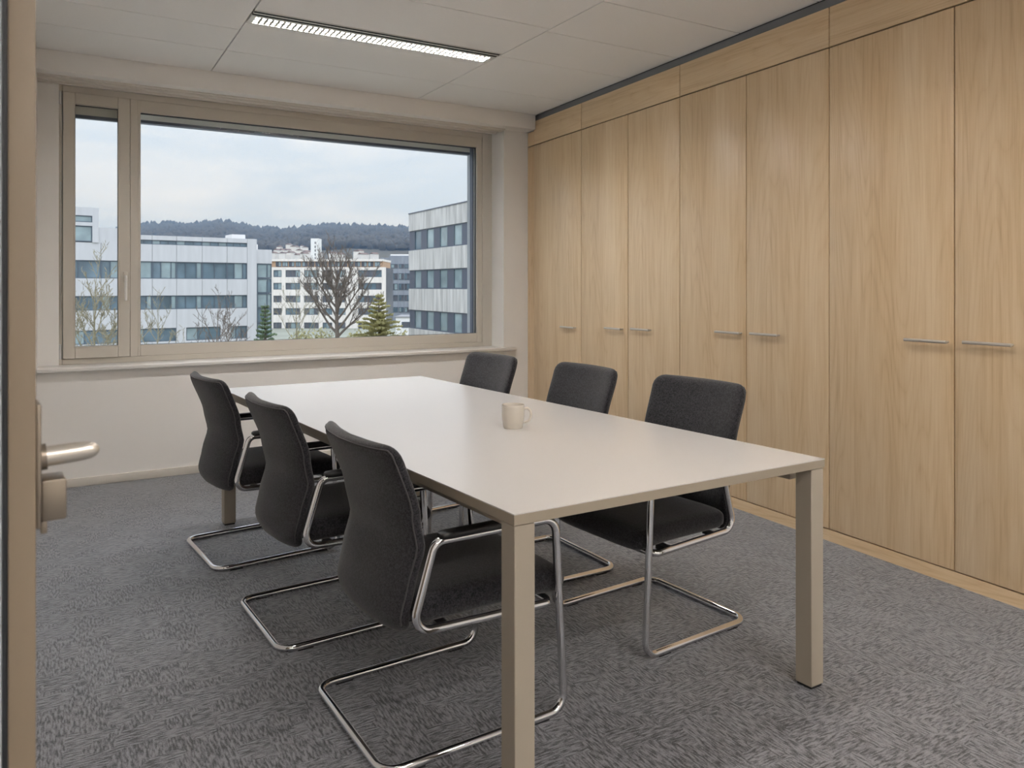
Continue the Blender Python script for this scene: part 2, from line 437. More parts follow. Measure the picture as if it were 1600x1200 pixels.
# outer frame with mullion
fo = MB(); xl, xr, z0, z1 = -0.007, 3.303, 0.777, 2.650
fo.box(xl, 0.012, 0, 0.08, 0, z1 - zb); fo.box(3.20, xr, 0, 0.08, 0, z1 - zb)
fo.box(0.012, 3.20, 0, 0.08, 0, 0.814 - zb); fo.box(0.012, 3.20, 0, 0.08, 2.606 - zb, z1 - zb)
fo.box(0.420, 0.470, 0, 0.08, 0.814 - zb, 2.606 - zb)
fo.build('window_frame', M['frame'], win, bevel=0.002, seg=1)
ring('fixed_frame', M['frame'], win, 0.470, 3.20, 0.814, 2.606, 0.016, 0.051, 0.078, 0.084, 0.008, 0.07)
sash = ring('sash', M['frame'], win, 0.015, 0.418, 0.816, 2.604, 0.072, 0.074, 0.080, 0.076, -0.016, 0.055, 0.003)
ring('glazing_bead', M['frame'], sash, 0.078, 0.352, 0.889, 2.537, 0.010, 0.008, 0.008, 0.008, -0.018, 0.0, 0.002)
ring('gasket', M['gasket'], win, 0.484, 3.151, 0.890, 2.524, 0.004, 0.006, 0.004, 0.008, 0.03, 0.052, 0)
ring('gasket', M['gasket'], sash, 0.086, 0.346, 0.895, 2.530, 0.003, 0.004, 0.003, 0.004, 0.012, 0.036, 0)
wbox('pane', M['glass'], win, 0.486, 3.149, 0.040, 0.046, 0.892, 2.522)
wbox('pane', M['glass'], sash, 0.088, 0.344, 0.022, 0.028, 0.896, 2.528)
# outside shade rail seen through the narrow sash
wbox('blind_box', M['frame'], win, 0.075, 0.360, 0.060, 0.100, 2.474, 2.54)
wbox('blind_rail', M['wdark'], win, 0.075, 0.360, 0.062, 0.100, 2.452, 2.474)
# sash handle
hd = empty('window_handle', (0, 0, 0), 0, win)
wbox('handle_plate', M['frame'], hd, 0.376, 0.402, -0.026, -0.016, 1.335, 1.405, 0.004)
hp = fillet([(0.389, -0.026, 1.372 - zb), (0.389, -0.062, 1.372 - zb), (0.389, -0.062, 1.205 - zb)], 0.014)
MB().tube(hp, 0.0085, 12).build('handle_lever', M['handle'], hd, 40)
for za, zb2 in ((2.518, 2.604), (0.817, 0.915)):
    h = MB().tube([(0.001, -0.010, za - zb), (0.001, -0.010, zb2 - zb)], 0.009, 12).build('hinge', M['alu'], win, 40)
MB().tube([(0.003, -0.004, 1.05 - zb), (0.003, -0.004, 2.0 - zb)], 0.004, 8).build('gear_rod', M['alu'], win, 40)

# outside face of this building around the opening
ext = MB()
ext.box(3.172, 3.9, 6.035, 6.19, -0.3, 3.2); ext.box(-0.5, 0.055, 6.035, 6.19, -0.3, 3.2)
ext.box(0.055, 3.172, 6.035, 6.19, -0.3, 0.80); ext.box(0.055, 3.172, 6.035, 6.19, 2.62, 3.2)
struct(ext.build('wall_outside', concrete('outside_concrete', srgb(170, 174, 178), 0.2)))
bh = empty('outside_blind', (0.06, 6.14, 2.50)); tag(bh, 'pale metal blind housing outside along the top of the large pane', 'blind')
bx('blind_housing', M['handle'], bh, 0.44, 3.10, -0.03, 0.03, 0.0, 0.118)
bx('bottom_rail', M['wdark'], bh, 0.44, 3.10, -0.03, 0.034, -0.020, 0.0)
gr = empty('blind_guide', (3.16, 6.06, 0.80)); tag(gr, 'dark upright guide rail outside at the right edge of the pane', 'rail')
bx('guide_channel', M['wdark'], gr, -0.012, 0.012, -0.022, 0.022, 0.0, 1.82)
bx('guide_lip', M['greyf'], gr, -0.014, 0.012, 0.022, 0.030, 0.0, 1.82)

# ------------------------------------------------------------------ ceiling luminaire
def luminaire(y0, label, x0=None, lamp='tubelight'):
    rt = empty('ceiling_light', ((X1 if x0 is None else x0) + 0.004, y0, ZC)); tag(rt, label, 'ceiling light')
    L, D = X2 - X1 - 0.012, 0.218
    h = MB()                                          # white tray with two long slots and a lamp trough
    h.box(0, L, 0.0, 0.004, -0.003, 0.016); h.box(0, L, 0.030, 0.044, -0.003, 0.016)
    h.box(0, L, 0.072, 0.098, -0.003, 0.016); h.box(0, L, 0.200, D, -0.003, 0.016)
    h.box(0, 0.030, 0.098, 0.200, -0.003, 0.016); h.box(L - 0.030, L, 0.098, 0.200, -0.003, 0.016)
    h.build('tray', M['lampwhite'], rt)
    for a, b in ((0.004, 0.030), (0.044, 0.072)): bx('air_slot', M['slot'], rt, 0.004, L - 0.004, a, b, -0.002, 0.016)
    t = MB()
    t.box(0.020, 0.030, 0.088, 0.210, 0.016, 0.10); t.box(L - 0.030, L - 0.020, 0.088, 0.210, 0.016, 0.10)
    t.box(0.030, L - 0.030, 0.088, 0.098, 0.016, 0.10); t.box(0.030, L - 0.030, 0.200, 0.210, 0.016, 0.10)
    t.box(0.020, L - 0.020, 0.088, 0.210, 0.10, 0.105)
    t.build('reflector', M['lampwhite'], rt)
    bx('lamp_diffuser', M[lamp], rt, 0.032, L - 0.032, 0.100, 0.198, 0.0075, 0.013)
    lv = MB(); n = 46
    for i in range(1, n):
        x = 0.030 + (L - 0.060) * i / n; lv.box(x - 0.0080, x + 0.0080, 0.098, 0.200, 0.0, 0.0045)
    lv.build('louvre_blades', M['louvre'], rt)
    bx('louvre_rib', M['louvre'], rt, 0.030, L - 0.030, 0.142, 0.156, -0.001, 0.005)
    return rt
luminaire(4.238, 'long recessed ceiling light with warm louvre and two black slots')
luminaire(1.838, 'added unseen recessed ceiling light, above the near end of the table', None, 'mid_fill')  # added out of view to brighten the table and window wall
luminaire(-0.562, 'added unseen recessed ceiling light, at the door end of the room', None, 'rear_fill')  # added behind the camera as frontal fill light
luminaire(-2.662, 'added unseen recessed ceiling light, at the rear wall of the room', None, 'rear_fill')  # added far back to brighten the upright faces; unseen
luminaire(-1.662, 'added unseen recessed ceiling light over the entrance beside the door', X1 - (X2 - X1), 'rear_fill')  # extra fill light added over the hall, out of view

# ------------------------------------------------------------------ cabinets
def cabinet(label, y_hi, y_lo, doors, handles, fill=False):
    sh, sl = s_of(y_hi), s_of(y_lo); mid = (sh + sl) / 2
    rt = empty('wall_cabinet', CA + CDIR * mid, CRZ); tag(rt, label, 'cabinet', 'oak wall cabinets')
    g = 0.003; a, b = sl - mid, sh - mid
    bx('carcass', M['carcass'], rt, 0.022, 0.60, a + 0.001, b - 0.001, 0.0, 2.724)
    bx('plinth', M['oak_h'], rt, 0.0, 0.022, a, b, 0.0, 0.058)
    bx('top_panel', M['oak_h'], rt, 0.0, 0.021, a + g, b - g, 2.526, 2.728, 0.001)
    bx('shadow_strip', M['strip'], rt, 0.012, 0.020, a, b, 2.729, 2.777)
    ed = [b] + [s_of(y) - mid for y in doors] + [a]
    for i in range(len(ed) - 1):
        d = bx('door', M['oak'], rt, 0.0, 0.020, ed[i + 1] + g, ed[i] - g, 0.064, 2.518, 0.001)
        hy, hz = handles[i]; c = s_of(hy) - mid; hl = 0.10
        hm = MB().tube([(-0.030, c - hl, hz), (-0.030, c + hl, hz)], 0.0072, 12)
        for q in (-hl + 0.012, hl - 0.012): hm.tube([(0.0, c + q, hz), (-0.031, c + q, hz)], 0.0052, 10)
        hm.build('handle', M['bar'], d, 40)
    if fill:
        e = s_of(YW - 0.004) - mid
        bx('filler_strip', M['oak'], rt, 0.003, 0.021, b + g, e, 0.064, 2.518)
        bx('filler_strip', M['oak'], rt, 0.003, 0.021, b + g, e, 2.526, 2.645)
        bx('filler_strip', M['oak_h'], rt, 0.001, 0.021, b, e, 0.0, 0.058)
cabinet('oak wall cabinet with one wide door in the corner by the window', 5.625, 4.876, [], [(5.04, 0.977)], True)
cabinet('oak wall cabinet with two narrow doors, second from the window', 4.876, 3.716, [4.271], [(4.419, 0.997), (4.10, 1.006)])
cabinet('oak wall cabinet with two doors, third from the window, behind the nearest right chair', 3.716, 2.560, [3.134], [(3.26, 1.030), (2.976, 1.034)])
cabinet('oak wall cabinet closest to the camera, cut by the right edge of the view', 2.560, 1.245, [1.905], [(2.022, 1.058), (1.75, 1.063)])

# ------------------------------------------------------------------ table
TC = [Vector((0.962, 1.624)), Vector((2.148, 1.640)), Vector((1.950, 4.442)), Vector((0.762, 4.454))]
tb = empty('conference_table', (1.455, 3.04, 0)); tag(tb, 'long white conference table with square legs in the middle of the room', 'table')
o2 = Vector((1.455, 3.04))
tp = [p - o2 for p in TC]
MB().prism(tp, 0.7375, 0.74).build('laminate_surface', M['top'], tb)
MB().prism(tp, 0.711, 0.7375).build('tabletop', M['edge'], tb, bevel=0.001, seg=1)
ux = (TC[1] - TC[0]).normalized(); uy = (TC[3] - TC[0]).normalized()
for i, (sx, sy) in enumerate(((1, 1), (-1, 1), (-1, -1), (1, -1))):
    p = tp[i] + ux * sx * 0.003 + uy * sy * 0.003; q = 0.06
    pts = [p, p + ux * sx * q, p + ux * sx * q + uy * sy * q, p + uy * sy * q]
    if sx * sy < 0: pts.reverse()
    lg = MB().prism(pts, 0.008, 0.7095).build('leg', M['leg'], tb, bevel=0.002, seg=1)
    c = sum(pts, Vector((0, 0))) / 4
    MB().prism([c + (k - c) * 0.86 for k in pts], 0.0, 0.0085).build('foot', M['black'], lg)
# under-frame rails between the legs
ur = MB()
def rail(a, b):
    d = (b - a).normalized(); nrm = Vector((-d.y, d.x)) * 0.02
    ur.prism([a - nrm, b - nrm, b + nrm, a + nrm], 0.672, 0.709)
ins = [tp[0] + ux * 0.035 + uy * 0.06, tp[1] - ux * 0.035 + uy * 0.06, tp[2] - ux * 0.035 - uy * 0.06, tp[3] + ux * 0.035 - uy * 0.06]
rail(ins[0] + ux * 0.04 + uy * 0.0, ins[3] + ux * 0.04); rail(ins[1] - ux * 0.04, ins[2] - ux * 0.04)
ur.build('under_frame', M['leg'], tb)

# ------------------------------------------------------------------ mug
mg = empty('mug', (1.551, 2.628, 0.74), R(-30)); tag(mg, 'cream mug standing on the white table', 'mug')
prof = [(0.0, 0.0), (0.037, 0.0), (0.0385, 0.003), (0.0405, 0.014), (0.0440, 0.035), (0.0455, 0.055), (0.0455, 0.085), (0.0450, 0.0915), (0.0440, 0.093), (0.0428, 0.0915), (0.0415, 0.083), (0.0410, 0.05), (0.036, 0.012), (0.0, 0.009)]
N = 40
MB().loft([[(r * math.cos(2 * math.pi * k / N), r * math.sin(2 * math.pi * k / N), z) for k in range(N)] for r, z in [(max(r, 0.0005), z) for r, z in prof]]).build('cup', M['mug'], mg, 50)
hp = [(0.043 + 0.0, 0, 0.075), (0.056, 0, 0.078), (0.067, 0, 0.070), (0.0715, 0, 0.054), (0.068, 0, 0.038), (0.058, 0, 0.026), (0.042, 0, 0.021)]
sp = []
for i in range(len(hp) - 1):
    p0, p1, p2, p3 = [Vector(hp[max(0, min(len(hp) - 1, i + k))]) for k in (-1, 0, 1, 2)]
    for s in range(5):
        t = s / 5
        sp.append(0.5 * ((2 * p1) + (p2 - p0) * t + (2 * p0 - 5 * p1 + 4 * p2 - p3) * t * t + (3 * p1 - p0 - 3 * p2 + p3) * t ** 3))
sp.append(Vector(hp[-1]))
MB().tube(sp, 0.0052, 12).build('handle', M['mug'], mg, 50)

# ------------------------------------------------------------------ chairs
def interp(tab, z):
    for (a, va), (b, vb) in zip(tab[:-1], tab[1:]):
        if z <= b:
            t = max(0, min(1, (z - a) / (b - a))); t = t * t * (3 - 2 * t) * 0.5 + t * 0.5
            return va + (vb - va) * t
    return tab[-1][1]
def se(c, e): return math.copysign(abs(c) ** e, c)

def make_chair(w, yr, yf, ay, az, sy, sz, wt, bt, by, fr=0.0):
    rt = empty('cantilever_chair'); TR = 0.0125
    # one bent chrome tube
    half = [((w, fr - 0.015, sz - 0.018), 0.03), ((w, sy, sz - 0.003), 0.045), ((w, ay, az), 0.035), ((w, fr, az), 0.045), ((w, yf, TR), 0.05), ((w, yr, TR), 0.055)]
    pts = half + [((-p[0][0], p[0][1], p[0][2]), p[1]) for p in reversed(half)]
    path = fillet([p[0] for p in pts], [p[1] for p in pts], True, 8)
    MB().tube(path, TR, 14, True).build('tube_frame', M['chrome'], rt, 50)
    for s in (-1, 1):
        # arm pad on the tube
        rings = []
        for k, (y, sc_) in enumerate(((ay + 0.012, 0.55), (ay + 0.02, 0.9), (ay + 0.04, 1), (fr - 0.075, 1), (fr - 0.05, 1), (fr - 0.034, 0.9), (fr - 0.026, 0.55))):
            rings.append([(s * w + 0.021 * sc_ * se(math.cos(t), 0.55), y, az + 0.0145 + 0.0115 * sc_ * se(math.sin(t), 0.6)) for t in [2 * math.pi * j / 16 for j in range(16)]])
        MB().loft(rings).build('arm_pad', M['black'], rt, 50)
        for y in (yr + 0.09, yf - 0.09):
            bx('glide', M['black'], rt, s * w - 0.009, s * w + 0.009, y - 0.028, y + 0.028, 0.0, 0.008)
        bx('seat_bracket', M['black'], rt, s * (w - 0.006), s * (w - 0.05), -0.10, -0.07, sz - 0.022, sz - 0.004)
        bx('seat_bracket', M['black'], rt, s * (w - 0.006), s * (w - 0.05), sy + 0.09, sy + 0.12, sz - 0.012, sz - 0.002)
    # seat cushion, lofted from back to front
    hw = w - 0.017; rings = []
    y0, y1 = sy + 0.015, 0.055 + fr * 1.3; zt, zbm = 0.462, sz - 0.010
    ys = [y0, y0 + 0.004, y0 + 0.015, y0 + 0.035] + [y0 + 0.06 + (y1 - 0.14 - y0) * i / 6 for i in range(7)] + [y1 - 0.05, y1 - 0.03, y1 - 0.015, y1 - 0.005, y1]
    for y in ys:
        e0 = min(1, math.sqrt(max(0.0, 1 - (1 - min(1, (y - y0) / 0.035)) ** 2))) if y - y0 < 0.035 else 1
        e1 = math.sqrt(max(0.0, 1 - (1 - min(1, (y1 - y) / 0.05)) ** 2)) if y1 - y < 0.05 else 1
        e = max(0.12, min(e0, e1)); drop = 0.014 * max(0, (y - fr + 0.12) / 0.17) ** 2
        zc = (zt + zbm) / 2 - drop; th = (zt - zbm) / 2 * e; ww = hw - 0.03 + 0.03 * max(e, 0.2)
        ring_ = []
        for j in range(28):
            t = 2 * math.pi * j / 28; x = ww * se(math.cos(t), 0.42); z = zc + th * se(math.sin(t), 0.45 if math.sin(t) < 0 else 0.62)
            if math.sin(t) > 0: z -= 0.008 * (1 - (x / hw) ** 2)
            ring_.append((x, y, z))
        rings.append(ring_)
    MB().loft(rings).build('seat', M['felt'], rt, 60)
    # backrest, lofted from the bottom up, wrapping forward at the sides
    zb0, T, RC = sz - 0.022, 0.054, 0.05
    tab = [(zb0, sy + 0.014), (sz + 0.03, sy + 0.000), (0.48, sy + 0.018), (az - 0.02, by + 0.088), (az + 0.08, by + 0.068), (bt, by)]
    wl = w - 0.020
    wtab = [(zb0, wl - 0.008), (az - 0.03, wl), (az + 0.03, wl), (az + 0.10, (wl + wt) / 2), (bt, wt)]
    def section(z, n=36, only=None):
        dt, db = bt - z, z - zb0
        W_ = interp(wtab, z)
        for d in (dt, db):
            if d < RC: W_ -= RC - math.sqrt(max(0, RC * RC - (RC - d) ** 2))
        th = T
        for d in (dt, db):
            h = T * 0.5
            if d < h: th *= max(0.10, math.sqrt(max(0, 1 - ((h - d) / h) ** 2)))
        yc = interp(tab, z); cv = 0.040
        def pt(t):
            x = W_ * se(math.cos(t), 0.40)
            return (x, yc + cv * ((x / wl) ** 2 - 1) + th / 2 * se(math.sin(t), 0.7), z)
        if only is not None: return pt(only)
        return [pt(2 * math.pi * j / n) for j in range(n)]
    zs = [zb0 + d for d in (0, 0.003, 0.008, 0.016, 0.028, 0.045)]
    zs += [zb0 + 0.06 + (bt - zb0 - 0.12) * i / 16 for i in range(17)] + [bt - d for d in (0.045, 0.028, 0.016, 0.008, 0.003, 0)]
    bk = MB().loft([section(z) for z in zs]).build('backrest', M['felt'], rt, 70)
    tL, tR = math.pi + 0.34, 2 * math.pi - 0.34
    zz = [zb0 + 0.03 + (bt - zb0 - 0.06) * i / 18 for i in range(19)]; ztop = bt - 0.013
    pth = [section(z, only=tR) for z in zz] + [section(bt - 0.022, only=tR)]
    pth += [section(ztop, only=tR + (tL - tR) * k / 24) for k in range(1, 24)]
    pth += [section(bt - 0.022, only=tL)] + [section(z, only=tL) for z in reversed(zz)]
    MB().tube(pth, 0.0026, 6).build('piping', M['seam'], bk, 60)
    return rt
def put(o, x, y, deg, label, group):
    o.location = (x, y, 0); o.rotation_euler = (0, 0, R(deg - 90)); tag(o, label, 'chair', group)
cl = make_chair(0.270, -0.531, 0.060, -0.380, 0.600, -0.452, 0.367, 0.268, 0.872, -0.495, 0.026)
GL, GR = 'chairs along the left side of the table', 'chairs along the right side of the table'
cl2, cl3 = copy_tree(cl), copy_tree(cl)
put(cl, 1.256, 2.207, 2.1, 'black felt cantilever chair nearest the camera, behind the near left table leg', GL)
put(cl2, 1.184, 3.052, 3.3, 'black felt cantilever chair in the middle of the left row', GL)
put(cl3, 1.111, 4.007, 5.7, 'black felt cantilever chair on the left of the table, closest to the window', GL)
cr_ = make_chair(0.258, -0.510, 0.030, -0.373, 0.605, -0.436, 0.380, 0.246, 0.916, -0.526)
cr2, cr3 = copy_tree(cr_), copy_tree(cr_)
put(cr_, 1.762, 2.323, 184.1, 'black felt cantilever chair nearest on the right side, against the oak cabinets', GR)
put(cr2, 1.687, 3.049, 180.5, 'black felt cantilever chair in the middle of the right row, beyond the mug', GR)
put(cr3, 1.590, 3.775, 185.0, 'black felt cantilever chair on the right side, farthest, below the window sill', GR)

# ------------------------------------------------------------------ open door at the left edge
dh = R(94.6); dn = Vector((math.sin(dh), -math.cos(dh), 0))
e0 = Vector((-0.023, 1.000, 0))                    # near right corner of the leaf edge
dr = empty('door_1', e0, dh - R(90)); struct(dr)   # local +Y runs along the leaf, local +X is the room side of the leaf
bx('leaf', M['door'], dr, -0.026, 0.0, 0.0, 0.92, 0.01, 2.12, 0.002)
bx('seal', M['gasket'], dr, -0.031, -0.026, 0.006, 0.91, 0.01, 2.11)
bx('rebate', M['dooralu'], dr, -0.044, -0.031, 0.012, 0.905, 0.01, 2.105, 0.002)
lk = empty('lock_set', (0, 0, 0), 0, dr)
bx('lock_plate', M['nickel'], lk, 0.0, 0.006, 0.010, 0.060, 1.028, 1.168, 0.002)
lr = [0.0116, 0.0116, 0.0116, 0.0114, 0.0110, 0.0100, 0.0080, 0.0048, 0.0008]
lx_ = [-0.006, 0.010, 0.026, 0.040, 0.050, 0.057, 0.0618, 0.0650, 0.0664]
MB().tube([(x, 0.034, 1.104 + x * 0.05) for x in lx_], lr, 20).build('lever', M['steel'], lk, 50)
MB().tube([(0.004, 0.034, 1.104), (0.012, 0.034, 1.1045)], 0.0150, 18).build('rose', M['nickel'], lk, 50)
bx('lock_knob', M['nickel'], lk, 0.006, 0.031, 0.014, 0.056, 1.034, 1.081, 0.003)
bx('lock_stem', M['nickel'], lk, 0.0055, 0.012, 0.018, 0.052, 1.020, 1.034, 0.001)

# ================================================================== outside
ZG = -9.0
gd = bx('ground_outside', M['ground'], None, -700, 800, 14, 760, ZG - 0.5, ZG); struct(gd)

class Facade:
    """a building front through two plan points; local x along it, local y away from the viewer"""
    def __init__(s, name, a, b, label, cat='building'):
        s.a, s.b = a.copy(), b.copy(); d = (b - a); s.dir = d.normalized()
        s.ang = math.atan2(d.y, d.x); s.o = empty(name, (a.x, a.y, ZG), s.ang); tag(s.o, label, cat)
    def s(s, px):
        r = RIGHT * ((px - 800) / F_PX) + FWD
        den = r.x * s.dir.y - r.y * s.dir.x
        return (r.y * s.a.x - r.x * s.a.y) / den
    def d(s, px): return (s.a + s.dir * s.s(px)).dot(FWD)
    def box(s, name, mat, x0, x1, z0, z1, y0=0.0, y1=None, parent=None):
        return bx(name, mat, parent or s.o, x0, x1, y0, y1, z0 - ZG, z1 - ZG)
    def window(s, x0, x1, z0, z1, n, mats, y=0.12, fr=0.09, fm=None):
        m = MB(); m.box(x0, x1, y, y + 0.12, z0 - ZG, z0 + fr - ZG); m.box(x0, x1, y, y + 0.12, z1 - fr - ZG, z1 - ZG)
        cuts = [x0 + (x1 - x0) * c for c in (n if isinstance(n, (list, tuple)) else [i / n for i in range(n + 1)])]
        for i, c in enumerate(cuts):
            a = c if i == 0 else (c - fr if i == len(cuts) - 1 else c - fr / 2)
            m.box(a, a + fr, y, y + 0.12, z0 + fr - ZG, z1 - fr - ZG)
        w = m.build('window', fm or M['wframe'], s.o)
        for i in range(len(cuts) - 1):
            bx('pane', mats[random.randrange(len(mats))], w, cuts[i] + fr / 2, cuts[i + 1] - fr / 2, y + 0.07, y + 0.10, z0 + fr / 2 - ZG, z1 - fr / 2 - ZG)
        return w

# --- pale office building on the left
A, B = W(220, 78), W(401, 85)
fa = Facade('office_building', A + (A - B).normalized() * 12.5, B, 'pale panelled office building with ribbon windows, left in the window view')
S = fa.s; glassmix = [M['wpane'], M['wpane'], M['wpane2']]
xL, xP, xE = 0.0, S(386.5), S(401)
fa.box('core_wall', M['wdark'], xL, xE - 0.2, ZG, 6.2, 0.32, 14)
bays = [S(p) for p in (118, 158, 198, 238, 276, 316, 355)] + [xP]; bays[0] = xL
def spandrel(z0, z1, xs=bays):
    for a, b in zip(xs[:-1], xs[1:]): fa.box('panel', M['conc'], a + 0.02, b - 0.02, z0, z1, 0.0, 0.30)
spandrel(3.90, 5.64); spandrel(0.39, 2.12); spandrel(-2.98, -1.04); spandrel(-8.9, -4.36)
xs2 = [S(p) for p in (201, 238, 276, 316, 355)] + [xP]
spandrel(6.10, 6.56, xs2)
for a, b in zip(xs2[:-1], xs2[1:]): fa.window(a, b, 5.64, 6.10, 3, glassmix, fr=0.06)
for z0, z1 in ((2.12, 3.90), (-1.04, 0.39)):
    for a, b in zip(bays[:-1], bays[1:]):
        fa.window(a, b, z0, z1, [0, 0.36, 0.78, 1] if random.random() < 0.6 else [0, 0.5, 1], glassmix)
for a, b in ((bays[0], bays[2]), (bays[2], bays[4]), (S(291), S(345)), (S(360), xP)): fa.window(a, b, -4.36, -2.98, 3, glassmix)
for a, b in ((bays[4], S(291)), (S(345), S(360))): fa.box('panel', M['conc'], a, b, -4.36, -2.98, 0.0, 0.3)
fa.box('end_pier', M['conc'], xP, xE, ZG, 6.56, -0.05, 14)
fa.box('roof', M['roofgrey'], xs2[0], xE - 0.3, 6.2, 6.3, 0.3, 14)
fa.box('rooftop_unit', M['house'], S(369), S(390), 6.3, 7.1, 1.5, 4)
# stair tower and penthouse at its left end
fa.box('penthouse', M['conc'], S(154), xs2[0], 5.64, 7.15, 0.02, 9)
xt = S(154); xq = S(144)
fa.box('tower_wall', M['conc'], xq, xt, 5.64, 9.05, -0.15, 10)
fa.box('tower_wall', M['conc'], xL - 6, xq, 8.25, 9.05, -0.15, 10); fa.box('tower_wall', M['conc'], xL - 6, xq, 7.25, 7.6, -0.15, 0.3)
fa.box('tower_wall', M['wdark'], xL - 6, xq, 5.64, 8.25, 0.3, 10)
fa.window(xL - 3.0, xq, 7.6, 8.25, 4, [M['wpane2']], y=-0.05); fa.window(xL - 3.0, xq, 5.70, 7.25, 4, [M['wpane2'], M['wpane']], y=-0.05)
# glazed stair at its right end
xg0, xg1 = xE, S(426.5)
fa.box('stair_parapet', M['conc'], xg0, xg1, 3.90, 5.45, 0.35, 10)
fa.box('stair_core', M['wdark'], xg0, xg1, ZG, 3.90, 1.2, 10)
fa.box('rooftop_unit', M['house'], xg0 + 0.1, S(412), 5.45, 6.1, 2, 4)
for i in range(5):
    z1 = 3.88 - i * 1.66; fa.window(xg0, xg1, z1 - 1.64, z1, [0, 0.12, 0.72, 1], [M['wpane'], M['wpane2']], y=0.40, fr=0.12)
fa.box('panel', M['conc'], xg0, xg1, ZG, -4.4, 0.4, 1.2)

# --- concrete building on the right
B0, B1 = W(638.5, 67), W(731, 57)
fr_ = Facade('concrete_building', B0, B0 + (B1 - B0) * 2.2, 'streaked concrete building with ribbon windows at the right edge of the window view')
ln = ((B1 - B0) * 2.2).length
fr_.box('core_wall', M['wdark'], 0.1, ln, ZG, 7.4, 0.4, 16)
fr_.box('side_wall', M['conc2'], 0.0, 0.3, ZG, 7.6, 0.4, 16)
pb = [0, 2.6, 5.2, 7.8, 10.4, 13.0, 15.6, 18.2, 20.8, ln]
zl = [(6.12, 7.60), (2.72, 4.42), (-0.68, 1.12), (-9.0, -2.30)]
for z0, z1 in zl:
    for a, b in zip(pb[:-1], pb[1:]):
        if b - a > 0.1: fr_.box('panel', M['conc2'], a + 0.015, b - 0.015, z0, z1, 0.0, 0.4)
fr_.box('coping', M['wdark'], 0, ln, 7.60, 7.68, -0.05, 0.5)
for z0, z1 in ((4.42, 6.12), (1.12, 2.72), (-2.30, -0.68)):
    x = 0.0
    while x < ln - 2.6:
        fr_.box('dark_panel', M['wdark'], x, x + 1.05, z0, z1, 0.10, 0.3)
        fr_.window(x + 1.05, x + 2.6, z0, z1, 1, [M['wpane2'], M['wpane2'], M['wpane']], y=0.10, fr=0.10); x += 2.6

# --- long white building in the middle distance
D = 190.0
fm_ = Facade('apartment_block', W(405, D), W(602.5, D), 'long white five storey block with square windows in the middle distance')
S = fm_.s; lx = S(602.5); zt = Z(417.5, D)
wx = [(S(427), S(440)), (S(446), S(469)), (S(475), S(498)), (S(504), S(519)), (S(525), S(540)), (S(559.5), S(596.5))]
zr = [(Z(b, D), Z(a, D)) for a, b in ((422, 433), (442, 452.5), (462, 472.5), (481.5, 492), (504, 515))]
fm_.box('core_wall', M['wblind'], 0.3, lx - 0.3, ZG, zt - 0.1, 0.5, 14)
edges = [0] + [v for p in wx for v in p] + [lx]
for i in range(0, len(edges), 2): fm_.box('pier', M['beige'], edges[i], edges[i + 1], ZG, zt, 0.0 if i < 10 else -0.12, 0.6)
zz = [zt] + [v for a, b in zr for v in (b, a)] + [ZG]
for k, (a, b) in enumerate(wx):
    for i in range(0, len(zz), 2): fm_.box('spandrel', M['beige'], a, b, zz[i + 1], zz[i], 0.05, 0.6)
    for z0, z1 in zr: fm_.window(a, b, z0, z1, 2 if k == 0 else (4 if k == 5 else 3), [M['wblind'], M['wblind'], M['wpane'], M['wpane2']], y=0.25, fr=0.16)
fm_.box('set_back_wall', M['tan'], 0.5, S(597), zt, Z(407, D), 1.6, 13)
fm_.box('roof', M['beige'], 0.2, S(597.5), Z(408, D), Z(404.5, D), 1.0, 13.5)
for i in range(16):
    a = S(428) + (S(594) - S(428)) * i / 16; fm_.window(a, a + 1.35, zt + 0.2, Z(408.6, D), 2, [M['wblind'], M['wpane2']], y=1.48, fr=0.1)

# --- slate grey building behind
D = 230.0
fg = Facade('slate_building', W(608, D), W(662, D), 'slate grey building half hidden behind the concrete building')
S = fg.s; zt = Z(399.5, D)
fg.box('front_wall', M['greyf'], 0, S(662), ZG, zt, 0.2, 16); fg.box('side_wing', M['greyf'], S(592), 0, ZG, Z(402, D), 3, 18)
fg.box('roof_edge', M['house'], 0.3, S(662), zt, zt + 0.45, 0.6, 3)
for a, b in ((412.5, 419), (427, 437), (443, 453), (461, 470), (480, 488)):
    for p, q in ((610.5, 621.5), (623, 631), (632, 640), (641, 652)): fg.window(S(p), S(q), Z(b, D), Z(a, D), 2, [M['wpane'], M['wpane2'], M['wblind']], y=0.08, fr=0.15)
D = 125.0
fk = Facade('low_building', W(618, D), W(660, D), 'low white building between the fir and the concrete building')
fk.box('wall', M['house'], 0, fk.s(660), ZG, Z(496, D), 0.2, 8); fk.box('roof', M['roofgrey'], -0.2, fk.s(660), Z(496, D), Z(494.5, D), 0, 8.3)
fk.window(1.0, 3.2, Z(512, D), Z(503, D), 2, [M['wblind']], y=0.1)

# --- white tower block
D = 300.0
ft = Facade('white_tower', W(485.5, D), W(497.5, D), 'slim white tower rising above the long white block')
tw = ft.s(497.5); zt = Z(372.5, D)
ft.box('shaft', M['house'], 0, tw, ZG, zt, 0, 5); ft.box('mast', M['wdark'], tw * 0.45, tw * 0.52, zt, zt + 1.6, 2, 2.2)
for k in range(5): ft.box('slot', M['wblind'], tw * 0.52, tw * 0.66, zt - 2.2 - k * 1.5, zt - 1.3 - k * 1.5, -0.05, 0.1)

